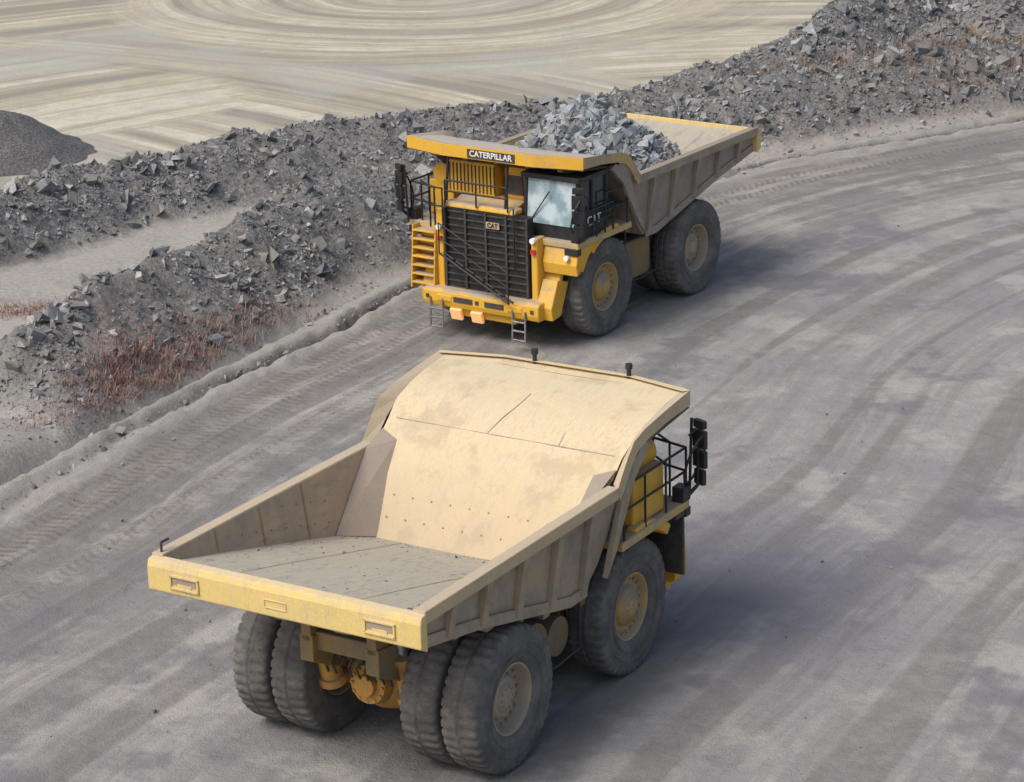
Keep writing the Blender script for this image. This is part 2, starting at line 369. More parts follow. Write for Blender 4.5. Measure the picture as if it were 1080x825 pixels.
    mb.prism([(3.7,2.95),(6.35,2.95),(6.35,2.78),(3.7,2.78)],-2.7,2.7)
    mb.obj('upper_deck','yellow_dusty',P,bevel=.02)
    mb=MB()
    mb.prism([(3.9,1.9),(6.35,1.5),(6.45,3.6),(5.9,3.75),(3.9,3.6)],-1.25,.75)
    mb.prism([(6.2,1.0),(6.62,1.0),(6.62,3.45),(6.2,3.45)],-1.62,-1.40)
    mb.prism([(6.2,1.0),(6.62,1.0),(6.62,3.0),(6.2,3.0)],1.40,1.6)
    mb.prism([(6.2,3.52),(6.6,3.52),(6.55,3.66),(6.2,3.66)],-1.36,.9)
    mb.box((5.2,-1.0,4.15),(1.2,1.5,.9)); mb.box((5.25,.35,4.15),(.9,.7,.85))
    mb.box((5.0,-2.15,3.45),(1.2,.8,.95)); mb.tube([(4.6,-2.1,4.1),(5.6,-2.1,4.1)],.3,18)
    mb.obj('engine_enclosure','yellow',P,bevel=.04)
    mb=MB()
    for y in np.arange(-1.7,-.2,.12): mb.box((5.81,y,4.15),(.03,.03,.75))
    mb.box((5.72,.35,4.1),(.05,.5,.5))
    mb.obj('air_intake_grilles','dark',P)
    mb=MB()
    def arch(sg,y0,y1,a0,a1,r0,r1):
        n=10; vs=[]
        for k in range(n+1):
            a=math.radians(a0+(a1-a0)*k/n)
            for r in(r0,r1):
                for y in(y0,y1): vs.append((4.57+r*math.cos(a),sg*y,1.33+r*math.sin(a)))
        fs=[]
        for k in range(n):
            a=k*4; fs+=[(a,a+1,a+5,a+4),(a+2,a+6,a+7,a+3),(a,a+4,a+6,a+2),(a+1,a+3,a+7,a+5)]
        fs+=[(0,2,3,1),(n*4,n*4+1,n*4+3,n*4+2)]
        mb.add(vs,fs)
    for sg in(1,-1):
        if sg>0:
            arch(sg,1.5,2.05,-14,62,1.62,1.78); arch(sg,2.05,2.64,28,62,1.62,1.74)
            mb.prism([(5.35,2.78),(6.3,2.78),(6.42,2.35),(6.36,2.05),(6.1,2.2),(5.7,2.6)],sg*1.62,sg*2.68)
        else: arch(sg,1.5,2.3,40,62,1.6,1.7)
        arch(sg,2.45,2.66,50,100,1.5,1.72)
        mb.prism([(5.9,1.75),(6.42,1.9),(6.75,1.2),(6.7,.85),(6.3,.9)],sg*1.62,sg*2.1)
    mb.obj('front_fenders','yellow',P,bevel=.03)
    mb=MB(); mb.box((6.2,-2.15,2.1),(.08,1.0,1.35)); mb.box((6.1,-2.4,2.72),(.5,.55,.12)); mb.obj('mud_guard','dark',P,bevel=.01)
    mb=MB()
    mb.prism([(6.3,.85),(6.95,.85),(7.0,1.0),(7.0,1.28),(6.9,1.34),(6.3,1.34)],-1.85,1.85)
    mb.prism([(6.3,.62),(6.8,.62),(6.85,.85),(6.3,.85)],-1.1,1.0)
    for y in(-1.15,1.1): mb.box((6.98,y,1.12),(.1,.5,.2))
    mb.obj('front_bumper','yellow',P,bevel=.04)
    mb=MB(); mb.box((7.012,-.55,1.12),(.02,.6,.14)); mb.box((7.012,.45,1.12),(.02,.6,.14))
    for y in(-1.7,-.1,1.65): mb.box((7.012,y,1.12),(.02,.1,.1))
    mb.obj('bumper_slots','dark',P)
    mb=MB(); mb.box((6.5,0,2.25),(.2,2.7,2.55)); mb.obj('radiator_grille','black',P)
    mb=MB()
    for k in range(13): mb.box((6.62,0,1.15+k*.19),(.04,2.6,.035))
    for y in(-1.3,-.65,0,.65,1.3): mb.box((6.63,y,2.25),(.07,.06,2.5))
    mb.obj('grille_louvres','dark',P)
    mb=MB(); mb.box((6.67,.25,3.2),(.03,.42,.17)); mb.obj('grille_badge','yellow_dusty',P)
    mb=MB()
    for y in(-.72,-.05): mb.box((6.92,y-.1,.70),(.1,.36,.32),(0,.3,0))
    mb.obj('headlights','lamp',P,bevel=.02)
    mb=MB()
    for y in(-1.5,1.5):
        mb.tube([(6.62,y,2.95),(6.72,y,2.95)],.075,14)
    for y in(-2.3,2.4): mb.tube([(6.42,y,2.55),(6.5,y,2.55)],.07,12)
    mb.obj('fog_lamps','lens',P)
    mb=MB(); mb.box((6.67,-1.5,2.65),(.05,.14,.12)); mb.box((6.67,1.5,2.65),(.05,.14,.12)); mb.obj('marker_lamps','red',P)
    mb=MB()
    for k in range(7):
        z=1.35+k*.235; mb.box((6.55-k*.02,-2.0,z),(.5,.72,.05)); mb.box((6.35,-2.0,z-.1),(.05,.72,.2))
    for y in(-2.38,-1.64): mb.prism([(6.3,1.2),(6.8,1.2),(6.65,2.9),(6.3,2.9)],y-.02,y+.02)
    mb.obj('access_stairs','yellow',P,bevel=.01)
    mb=MB()
    a=Vector((7.0,1.05,1.3)); b_=Vector((6.9,-1.2,2.35))
    for off in((0,0,0),(.16,0,0)): mb.tube([a+Vector(off),b_+Vector(off)],.03,8)
    for k in range(1,7):
        q=a.lerp(b_,k/7); mb.box((q.x+.08,q.y,q.z),(.18,.16,.03))
    mb.tube([a+Vector((.2,0,0)),a+Vector((.2,0,.85)),b_+Vector((.2,0,.85)),b_+Vector((.2,0,0))],.02,8)
    mb.tube([a+Vector((.2,0,.45)),b_+Vector((.2,0,.45))],.015,8)
    for y in(-1.25,.95): mb.tube([(6.72,y,2.1),(6.72,y,3.75)],.025,6)
    mb.obj('front_stair_rails','black' ,P)
    mb=MB()
    for y in(-1.4,1.25):
        for dy in(-.2,.2): mb.tube([(7.02,y+dy,1.1),(7.05,y+dy,.28)],.03,6)
        for z in(.3,.55,.8): mb.tube([(7.04,y-.2,z),(7.04,y+.2,z)],.03,6)
    mb.obj('boarding_ladders','grey' ,P)
    mb=MB()
    def rail(pts,z0=2.95,h=1.05,r=.026):
        for zz in(h,h*.55): mb.tube([(x,y,z0+zz) for x,y in pts],r,6)
        for (x0,y0),(x1,y1) in zip(pts[:-1],pts[1:]):
            n=max(1,int(math.hypot(x1-x0,y1-y0)/.75))
            for k in range(n+1):
                t=k/n; mb.tube([(x0+(x1-x0)*t,y0+(y1-y0)*t,z0),(x0+(x1-x0)*t,y0+(y1-y0)*t,z0+h)],r,6)
    rail([(3.85,-2.65),(6.3,-2.65),(6.55,-1.7)]); rail([(6.62,-1.3),(6.62,.7)],3.6,.65); rail([(6.3,-2.3),(6.75,-1.7),(6.75,-1.3)],2.95,1.1)
    rail([(3.85,2.65),(5.0,2.68)]); rail([(4.6,2.68),(6.3,2.72)],2.95,.75)
    for y in(-1.35,.55): mb.tube([(6.5,y,3.6),(6.35,y,4.85)],.04,8)
    mb.tube([(6.5,-2.62,2.95),(6.6,-2.62,4.5)],.03,8)
    mb.obj('handrails','black',P)
    mb=MB()
    for sg in(-1,1):
        o_=2.84 if sg>0 else 2.8
        mb.tube([(6.35,sg*2.66,3.0),(6.5,sg*o_,3.2),(6.55,sg*o_,4.35)],.04,8)
        for z,hh,ww in((3.35,.3,.26),(3.72,.34,.34),(4.12,.36,.34),(4.42,.16,.3)): mb.box((6.56,sg*(o_+.02),z),(.1,ww,hh),(0,0,sg*.4))
        mb.tube([(6.55,sg*o_,4.35),(6.4,sg*2.66,4.2)],.03,8)
        pts=[(6.4+.35*math.cos(t),sg*(2.8+.16*math.sin(t)),3.75+.5*math.sin(t)) for t in np.linspace(0,2*math.pi,13)]
        mb.tube(pts,.028,6)
        mb.box((6.2,sg*2.6,3.1),(.3,.25,.3)); mb.box((6.3,sg*2.5,2.7),(.2,.4,.18))
    mb.obj('mirrors','black',P,bevel=.02)
    cx0,cx1,cy0,cy1,cz0,cz1=4.75,6.15,.95,2.55,2.95,4.52
    mb=MB()
    for x in(cx0,cx1-.1):
        for y in(cy0,cy1):
            dx=.14 if x>5 else 0
            mb.tube([(x+dx,y,cz0),(x,y,cz1)],.07,8)
    mb.tube([(5.45,cy1,cz0),(5.45,cy1,cz1)],.06,8)
    mb.box(((cx0+cx1)/2-.02,(cy0+cy1)/2,cz1+.04),(cx1-cx0+.12,cy1-cy0+.2,.13))
    mb.box(((cx0+cx1)/2,(cy0+cy1)/2,cz0+.2),(cx1-cx0+.02,cy1-cy0+.04,.42))
    mb.box(((cx0+cx1)/2-.1,cy1+.005,cz0+.35),(cx1-cx0-.1,.06,.75))
    mb.box((cx0,(cy0+cy1)/2,cz0+.8),(.06,cy1-cy0,1.6))
    mb.tube([(6.2,1.2,3.45),(6.22,1.75,4.2)],.02,6)
    mb.obj('cab_shell','black',P,bevel=.03)
    mb=MB(); mb.add([(cx1+.04,cy0+.07,cz0+.36),(cx1+.04,cy1-.07,cz0+.36),(cx1-.07,cy1-.07,cz1-.03),(cx1-.07,cy0+.07,cz1-.03)],[(0,1,2,3)])
    mb.obj('windscreen','glass',P)
    mb=MB(); mb.box(((cx0+cx1)/2-.05,cy1-.02,cz0+1.15),(cx1-cx0-.2,.03,.85)); mb.box(((cx0+cx1)/2-.05,cy0+.02,cz0+1.15),(cx1-cx0-.2,.03,.85)); mb.obj('side_windows','dglass',P)
    if loaded:
        def text(nm,body,loc,rot,size,mat):
            cu=bpy.data.curves.new(nm,'FONT'); cu.body=body; cu.size=size; cu.extrude=.006; cu.align_x='CENTER'; cu.align_y='CENTER'; cu.offset=.004
            o=bpy.data.objects.new(nm,cu); scene.collection.objects.link(o); o.parent=P; o.location=loc; o.rotation_euler=rot; cu.materials.append(M[mat])
        mb=MB(); mb.box((6.53,0.15,5.03),(.02,1.5,.23)); mb.obj('canopy_sign_plate','dark',P)
        text('canopy_lettering','CATERPILLAR',(6.545,.15,5.03),(math.pi/2,0,math.pi/2),.22,'white')
        text('door_number','CAT',(5.4,cy1+.045,cz0+.42),(math.pi/2,0,math.pi),.34,'white')
        text('grille_lettering','CAT',(6.69,.25,3.2),(math.pi/2,0,math.pi/2),.17,'black')
    else:
        mb=MB()
        for y in(.75,-1.35): mb.tube([(6.45,y,5.05),(6.45,y,5.36)],.045,12); mb.tube([(6.45,y,5.34),(6.45,y,5.44)],.07,12)
        mb.obj('canopy_antennas','black',P)
    return P
FINES=[]
T1=build_truck('haul_truck',(-2.28,43.6),58.4,False)
T2=build_truck('haul_truck',(3.18,73.1),235.5,True,steer=0)

# ---------------------------------------------------------------- noise helpers
def vnoise(x,y,seed=0):
    xi=np.floor(x).astype(np.int64); yi=np.floor(y).astype(np.int64); fx=x-xi; fy=y-yi
    fx=fx*fx*(3-2*fx); fy=fy*fy*(3-2*fy)
    def h(a,b_):
        n=(a*374761393+b_*668265263+seed*1442695041)&0xffffffff
        n=((n^(n>>13))*1274126177)&0xffffffff
        return ((n^(n>>16))&0xffff)/65535.0
    return (h(xi,yi)*(1-fx)+h(xi+1,yi)*fx)*(1-fy)+(h(xi,yi+1)*(1-fx)+h(xi+1,yi+1)*fx)*fy
def fbm(x,y,o=4,seed=0):
    s=0;a=.5;t=0
    for k in range(o): s=s+a*vnoise(x*2**k,y*2**k,seed+k); t+=a; a*=.55
    return s/t
def polyd(x,y,poly):
    best=np.full(x.shape,1e9); tt=np.zeros(x.shape); sd=np.zeros(x.shape); n=len(poly)
    for i in range(n-1):
        ax,ay,bx,by=poly[i][0],poly[i][1],poly[i+1][0],poly[i+1][1]
        dx,dy=bx-ax,by-ay; t=np.clip(((x-ax)*dx+(y-ay)*dy)/(dx*dx+dy*dy),0,1)
        d=np.hypot(x-ax-t*dx,y-ay-t*dy); m=d<best; cr=dx*(y-ay)-dy*(x-ax)
        best=np.where(m,d,best); tt=np.where(m,i+t,tt); sd=np.where(m,cr,sd)
    return best,tt,sd>0
C=np.array([40.0,47.4]); DR=np.array([.454,.891]); PR=np.array([.891,-.454])
def rho_s(x,y):
    qx,qy=x-C[0],y-C[1]; t=qx*DR[0]+qy*DR[1]; p=-(qx*PR[0]+qy*PR[1])
    tp=np.maximum(t,0); return np.sign(p)*np.hypot(p,tp), np.minimum(t,0)+45*np.arctan2(tp,np.abs(p))
RA=[(-17.5,50),(-15.4,55.0),(-14.0,59.3),(-12.9,62.0),(-11.5,65.0),(-10.0,67.9),(-8.6,71.7),(-6.6,75.5),(-4.3,78.9),(-1.5,82.8),(1.0,86.0),(4,88.6),(7.5,91.5),(12,94),(18,96.8),(26,98.5),(40,98)]
HA=[1.3,1.4,1.6,1.8,2.0,2.0,2.1,2.1,2.1,1.9,1.7,1.5,1.6,1.9,2.2,2.3,2.0]
RB=[(-32,62),(-20.5,72),(-17.2,75.2),(-15.7,77.4),(-13.3,81.5),(-11.0,83.0),(-8.9,84.7),(-6.4,86.3),(-4.2,87.2),(-1.7,88.4),(2.2,90.0),(5.5,92),(8.3,94.7),(11.6,98.5),(13.7,103.0),(15.4,107.0),(17.9,116.1),(20,130),(22,160)]
HB_=[1.8]*9+[1.7,1.5,1.6,1.9,2.3,2.6,2.8,3.0,3.0,3.0]
BN=[(-26,62),(-18,70.5),(-14.9,73.8),(-12.3,76.0),(-9.7,77.9),(-7.6,80.2),(-6.2,82.6)]
def terrain(x,y):
    r,s=rho_s(x,y)
    dA,tA,sA=polyd(x,y,RA); dB,tB,sB=polyd(x,y,RB); dN,tN,_=polyd(x,y,BN)
    hA=np.interp(tA,range(len(HA)),HA); hB=np.interp(tB,range(len(HB_)),HB_)
    n=fbm(x*.45,y*.45,4,3); n2=fbm(x*1.7,y*1.7,4,9)
    wA=np.where(sA,1.9,3.3)+.8*(n-.5); wB=np.where(sB,3.4,np.interp(tB,[0,5,9,12],[2.3,2.6,3.2,3.6]))+.8*(n-.5)
    def prof(d,w):
        u=np.clip(1-d/w,0,1); return np.where(u>.85,.85+(u-.85)*.5,u)/.925
    zA=hA*prof(dA,wA)*(1+.6*(n-.5)); zB=hB*prof(dB,wB)*(1+.5*(n-.5))
    for (cx,cy,rr_,hh_) in((13,97.5,2.2,2.0),(17,101,2.6,2.3),(20.5,99.5,2.0,1.7),(16,107,3,2.4),(20,106,2.8,2.1),(9.5,95.5,1.8,1.4),(21,112,3,2.4),(23,103,2.5,2.2)):
        zB=np.maximum(zB,hh_*np.clip(1-np.hypot(x-cx,(y-cy)*.8)/rr_,0,1)*(.7+.6*n))
    bench=np.clip(1.35-np.abs(dN)/1.15+.5*(n-.5),0,1)*np.interp(tN,[0,4,6],[1,1,.0]); bench=np.clip(bench*2.2,0,1)
    zA=zA*(1-bench); zB=zB*(1-bench)
    base=.1*(fbm(x*.2,y*.2,3,5)-.5)+.12*bench
    rock=np.clip(np.maximum(zA,zB)/.5,0,1)
    z=base+np.maximum(zA,zB)+rock*(.46*(n2-.5)+.26*(fbm(x*5,y*5,2,21)-.5))
    # smooth spill mound of fines beside the verge
    dm=np.hypot((x+12.6)*.95,(y-58.5)*.62); md=np.exp(-(dm/1.9)**2); m2=np.clip(md*2.2,0,1)
    z=z*(1-m2)+(.75*md+base+.05*(n2-.5))*m2
    inside=1/(1+np.exp((r-50.6)*6))
    z=z*(1-inside)+(-.4)*inside
    return z,r,s,dA,dB,zA,zB,n,sA,sB,bench,md
def grow(a,b_,st,lo,hi):
    c=list(np.arange(a,b_,st)); d=st; q=c[-1]
    while q<hi: d*=1.35; q+=d; c.append(q)
    d=st; q=c[0]
    while q>lo: d*=1.35; q-=d; c.insert(0,q)
    return np.array(c)
def grid_mesh(name,X,Y,Z,mat,cols=None,uv=None):
    ny,nx=X.shape
    me=bpy.data.meshes.new(name); nv=nx*ny
    co=np.stack([X,Y,Z],-1).reshape(-1,3)
    idx=np.arange(nv).reshape(ny,nx)
    q=np.stack([idx[:-1,:-1],idx[:-1,1:],idx[1:,1:],idx[1:,:-1]],-1).reshape(-1,4)
    me.vertices.add(nv); me.vertices.foreach_set('co',co.ravel().astype(np.float32))
    me.loops.add(q.size); me.loops.foreach_set('vertex_index',q.ravel().astype(np.int32))
    me.polygons.add(len(q)); me.polygons.foreach_set('loop_start',(np.arange(len(q))*4).astype(np.int32)); me.polygons.foreach_set('loop_total',np.full(len(q),4,np.int32))
    me.polygons.foreach_set('use_smooth',np.ones(len(q),bool)); me.update(calc_edges=True)
    if cols is not None:
        at=me.color_attributes.new('zone','FLOAT_COLOR','POINT'); at.data.foreach_set('color',cols.reshape(-1,4).astype(np.float32).ravel())
    if uv is not None:
        l=me.uv_layers.new(name='UVMap'); l.data.foreach_set('uv',uv.reshape(-1,2)[q.ravel()].astype(np.float32).ravel())
    ob=bpy.data.objects.new(name,me); scene.collection.objects.link(ob); me.materials.append(mat); return ob
# ---------------------------------------------------------------- ground material
m,nt,b=newmat('quarry_ground'); co=N(nt,'ShaderNodeTexCoord').outputs['Object']
at=N(nt,'ShaderNodeAttribute',attribute_name='zone'); sep=N(nt,'ShaderNodeSeparateColor'); nt.links.new(at.outputs['Color'],sep.inputs[0])
rockf,sandf,redf=sep.outputs[0],sep.outputs[1],sep.outputs[2]
nb=noise(nt,co,.35,4,.6); nf=noise(nt,co,6,5,.75); ng=noise(nt,co,28,2,.6)
grav=mix(nt,ramp(nt,nf,.3,.7),(.26,.25,.225),(.40,.38,.345)); grav=mix(nt,ramp(nt,nb,.35,.65,0,.5),grav,(.41,.385,.335))
vor=N(nt,'ShaderNodeTexVoronoi'); vor.inputs['Scale'].default_value=9; nt.links.new(co,vor.inputs['Vector'])
sv=N(nt,'ShaderNodeSeparateColor'); nt.links.new(vor.outputs['Color'],sv.inputs[0])
rk=mix(nt,ramp(nt,nf,.35,.65),(.10,.10,.098),(.27,.268,.26)); rk=mix(nt,.5,rk,mix(nt,sv.outputs[0],(.09,.09,.09),(.38,.38,.375)))
rk=mix(nt,ramp(nt,nb,.45,.65,0,.55),rk,(.28,.265,.235))
c=mix(nt,rockf,grav,rk)
def rings(cx,cy,fr,det=3,seed=0.0,w=1.0):
    n=N(nt,'ShaderNodeVectorMath',operation='DISTANCE'); nt.links.new(mapping(nt,co,(1,1,0)),n.inputs[0]); n.inputs[1].default_value=(cx,cy,0)
    d=mth(nt,'ADD',n.outputs['Value'],mth(nt,'MULTIPLY',noise(nt,co,.06,1),w))
    cb=N(nt,'ShaderNodeCombineXYZ'); nt.links.new(mth(nt,'MULTIPLY',d,fr),cb.inputs[0]); cb.inputs[2].default_value=seed
    nt.links.new(mth(nt,'MULTIPLY',noise(nt,co,.1,1),.8),cb.inputs[1])
    return noise(nt,cb.outputs[0],1.0,det,.6)
r1=rings(-4,122,1.0,3,0,3.0); r2=rings(-40,66,1.1,3,5.3); r3=rings(10,66,1.1,3,9.1)
dc=N(nt,'ShaderNodeVectorMath',operation='DISTANCE'); nt.links.new(mapping(nt,co,(1,1,0)),dc.inputs[0]); dc.inputs[1].default_value=(-3,118,0)
near=mth(nt,'ADD',dc.outputs['Value'],mth(nt,'MULTIPLY',noise(nt,co,.07,1),10.0))
tr=mix(nt,ramp(nt,noise(nt,mapping(nt,co,(1,1,1),(50,0,0)),.05,1),.47,.53),r3,r2); tr=mix(nt,ramp(nt,near,22,17),tr,r1)
sand=mix(nt,ramp(nt,nb,.3,.7),(.41,.375,.275),(.50,.46,.34)); sand=mix(nt,ramp(nt,tr,.46,.56),sand,(.36,.33,.265)); sand=mix(nt,ramp(nt,tr,.56,.61,0,.75),sand,(.255,.238,.198))
sand=mix(nt,ramp(nt,tr,.43,.38,0,.75),sand,(.60,.57,.48)); sand=mix(nt,ramp(nt,noise(nt,co,1.2,5,.75),.4,.7,0,.45),sand,(.30,.28,.23))
sand=mix(nt,ramp(nt,noise(nt,co,.09,3,.6),.5,.62,0,.6),sand,(.40,.39,.355))
c=mix(nt,sandf,c,sand)
red=mix(nt,ramp(nt,nf,.35,.65),(.25,.17,.14),(.33,.26,.225))
c=mix(nt,mth(nt,'MULTIPLY',redf,ramp(nt,noise(nt,co,1.3,3,.7),.35,.65,0,.8)),c,red)
c=mix(nt,ramp(nt,ng,.3,.8,0,.3),c,(.11,.105,.10))
nt.links.new(c,b.inputs['Base Color']); b.inputs['Roughness'].default_value=.95; b.inputs['Specular IOR Level'].default_value=.15
hh=mth(nt,'MULTIPLY',nf,ramp(nt,mth(nt,'SUBTRACT',rockf,sandf),0,.6,.25,1)); bump(nt,b,hh,.9,.16); MG=m
xs=grow(-24,27,.17,-2500,2500); ys=grow(44,125,.2,-600,4000)
X,Y=np.meshgrid(xs,ys); Z,r,s,dA,dB,zA,zB,n,sA,pit,bench,md=terrain(X,Y)
rock=np.clip((np.maximum(zA,zB)-.1)/.4,0,1)*(1-np.clip(md*2.2,0,1))
sand=np.where(pit,np.clip((dB-2.4+1.2*(n-.5))/1.6,0,1),0)
rock=rock*(1-sand)
rd=np.exp(-((r-51.9)/1.0)**2)*np.clip(fbm(X*.25,Y*.25,3,31)*2.6-1.0,0,1)
rd=np.maximum(rd,np.exp(-((X+9.8)/1.5)**2-((Y-64.0)/3.0)**2)*.9)
rd=np.maximum(rd,.7*np.exp(-((X-14)/6)**2-((Y-95.5)/2.0)**2))
rd=np.maximum(rd,.7*np.exp(-((X+13.6)/1.2)**2-((Y-71.5)/1.0)**2))*(1-md)
cols=np.stack([rock,sand,rd,np.ones_like(rd)],-1)
grid_mesh('ground',X,Y,Z,MG,cols)
# ---------------------------------------------------------------- haul road
m,nt,b=newmat('haul_road_dirt'); co=N(nt,'ShaderNodeTexCoord').outputs['Object']; uv=N(nt,'ShaderNodeTexCoord').outputs['UV']
su=N(nt,'ShaderNodeSeparateXYZ'); nt.links.new(uv,su.inputs[0]); U,V=su.outputs[0],su.outputs[1]
zn=N(nt,'ShaderNodeAttribute',attribute_name='zone'); sz_=N(nt,'ShaderNodeSeparateColor'); nt.links.new(zn.outputs['Color'],sz_.inputs[0]); ditch_shade=sz_.outputs[0]; verge=sz_.outputs[1]
wob=mth(nt,'MULTIPLY',mth(nt,'SUBTRACT',noise(nt,co,.05,1),.5),5.0)
cb=N(nt,'ShaderNodeCombineXYZ'); nt.links.new(mth(nt,'ADD',U,wob),cb.inputs[0]); nt.links.new(mth(nt,'MULTIPLY',V,.03),cb.inputs[1])
st=noise(nt,cb.outputs[0],1.5,4,.65); st2=noise(nt,mapping(nt,cb.outputs[0],(1,3,1),(7,0,0)),5.5,3,.6)
st3=noise(nt,mapping(nt,cb.outputs[0],(1,.6,1),(17,3,0)),.42,2,.5)
nb=noise(nt,co,.16,4,.6); nm=noise(nt,co,1.5,5,.7); ng=noise(nt,co,30,2,.65)
c=mix(nt,ramp(nt,st,.40,.58),(.235,.222,.198),(.37,.35,.315))
c=mix(nt,ramp(nt,st2,.45,.62,0,.7),c,(.195,.183,.163))
c=mix(nt,ramp(nt,st3,.5,.62,0,.6),c,(.41,.39,.35))
c=mix(nt,ramp(nt,nb,.47,.60,0,.75),c,(.195,.195,.195))
c=mix(nt,ramp(nt,nm,.38,.68,0,.42),c,(.16,.15,.137))
c=mix(nt,mth(nt,'MULTIPLY',ramp(nt,U,48,39),ramp(nt,st2,.35,.6,.2,.65)),c,(.275,.28,.292))
c=mix(nt,mth(nt,'MULTIPLY',ramp(nt,noise(nt,mapping(nt,co,(1,1,1),(31,9,0)),.3,4,.65),.52,.62),ramp(nt,U,50,44,.2,.7)),c,(.395,.38,.345))
# broad compacted wheel paths and damp streaks
cb3=N(nt,'ShaderNodeCombineXYZ'); nt.links.new(mth(nt,'ADD',U,mth(nt,'MULTIPLY',wob,.6)),cb3.inputs[0]); nt.links.new(mth(nt,'MULTIPLY',V,.02),cb3.inputs[1]); cb3.inputs[2].default_value=4.0
wp=noise(nt,cb3.outputs[0],.8,1,.5)
c=mix(nt,mth(nt,'MULTIPLY',ramp(nt,wp,.52,.58),ramp(nt,nm,.3,.6,.35,.7)),c,(.17,.163,.155))
dmp=noise(nt,mapping(nt,co,(1,1,1),(11,29,0)),.22,4,.7)
c=mix(nt,mth(nt,'MULTIPLY',ramp(nt,dmp,.53,.63),ramp(nt,U,48.5,43,0,.7)),c,(.16,.16,.178))
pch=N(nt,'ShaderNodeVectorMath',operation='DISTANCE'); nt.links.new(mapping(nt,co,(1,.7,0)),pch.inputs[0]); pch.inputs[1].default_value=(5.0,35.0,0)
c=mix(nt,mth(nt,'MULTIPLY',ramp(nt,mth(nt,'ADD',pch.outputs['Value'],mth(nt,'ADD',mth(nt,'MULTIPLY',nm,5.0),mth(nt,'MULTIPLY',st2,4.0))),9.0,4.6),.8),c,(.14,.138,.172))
bars=mth(nt,'SINE',mth(nt,'ADD',mth(nt,'MULTIPLY',V,24.0),mth(nt,'ADD',mth(nt,'MULTIPLY',nm,2.5),mth(nt,'MULTIPLY',mth(nt,'ABSOLUTE',mth(nt,'SINE',mth(nt,'MULTIPLY',U,4.2))),5.0))))
cb2=N(nt,'ShaderNodeCombineXYZ'); nt.links.new(U,cb2.inputs[0]); nt.links.new(mth(nt,'MULTIPLY',V,.012),cb2.inputs[1]); bn=noise(nt,cb2.outputs[0],1.1,1,.5)
band=mth(nt,'MULTIPLY',ramp(nt,bn,.48,.53),ramp(nt,U,44.5,47)); band=mth(nt,'MULTIPLY',band,ramp(nt,U,49.6,49.0))
band=mth(nt,'MULTIPLY',band,ramp(nt,nm,.35,.6,.25,1))
lug=mth(nt,'MULTIPLY',ramp(nt,bars,-.5,.8),band)
c=mix(nt,mth(nt,'MULTIPLY',band,.4),c,(.20,.185,.16)); c=mix(nt,mth(nt,'MULTIPLY',lug,.6),c,(.12,.11,.092))
c=mix(nt,mth(nt,'MULTIPLY',verge,ramp(nt,nm,.3,.6,.5,1)),c,(.34,.325,.295))
c=mix(nt,mth(nt,'MULTIPLY',ditch_shade,.85),c,(.11,.10,.09))  # shade inside the ditch crack put into the colour, toned as dark moist soil
c=mix(nt,ramp(nt,ng,.35,.8,0,.42),c,(.13,.125,.118))
nt.links.new(c,b.inputs['Base Color']); b.inputs['Roughness'].default_value=.92; b.inputs['Specular IOR Level'].default_value=.2
h=mth(nt,'ADD',mth(nt,'MULTIPLY',ng,.3),mth(nt,'MULTIPLY',nm,1.2))
bump(nt,b,h,.9,.08)
rr=np.concatenate([np.arange(18,38,.5),np.arange(38,50.95,.08)]); ss=np.arange(-60,75,.22)
RR,SS=np.meshgrid(rr,ss)
ph=np.maximum(SS,0)/45; t=np.minimum(SS,0)
PX=C[0]+RR*(-PR[0]*np.cos(ph)+DR[0]*np.sin(ph))+DR[0]*t; PY=C[1]+RR*(-PR[1]*np.cos(ph)+DR[1]*np.sin(ph))+DR[1]*t
e=RR-1.3*(fbm(SS*.15,SS*0+3,4,2)-.5)-.35*(fbm(SS*1.1,SS*0+8,3,71)-.5)
lipa=np.clip(fbm(SS*.12,SS*0+9,3,12)*2.6-.6,.2,1)
rw=RR+1.2*(fbm(SS*.03,SS*0+1,2,61)-.5)
Zr=.09*(fbm(rw*1.6,SS*.02,3,4)-.5)+.075*(fbm(rw*4.5,SS*.06,2,6)-.5)
dt=np.exp(-((e-49.9)/.16)**2)*lipa
Zr=Zr+.14*lipa*np.exp(-((e-49.4)/.3)**2)-.34*dt+.12*np.exp(-((e-50.35)/.3)**2)+np.where(e>49,.16*(fbm(RR*4,SS*4,3,8)-.5),0)
g=np.clip((RR-50.6)/.35,0,1); Zr=Zr-g*.5
uvv=np.stack([RR,SS],-1)
vz=np.clip((e-48.9)/.5,0,1)
grid_mesh('haul_road',PX,PY,Zr,m,np.stack([np.clip(dt*1.2,0,1),vz,vz*0,vz*0+1],-1),uvv)
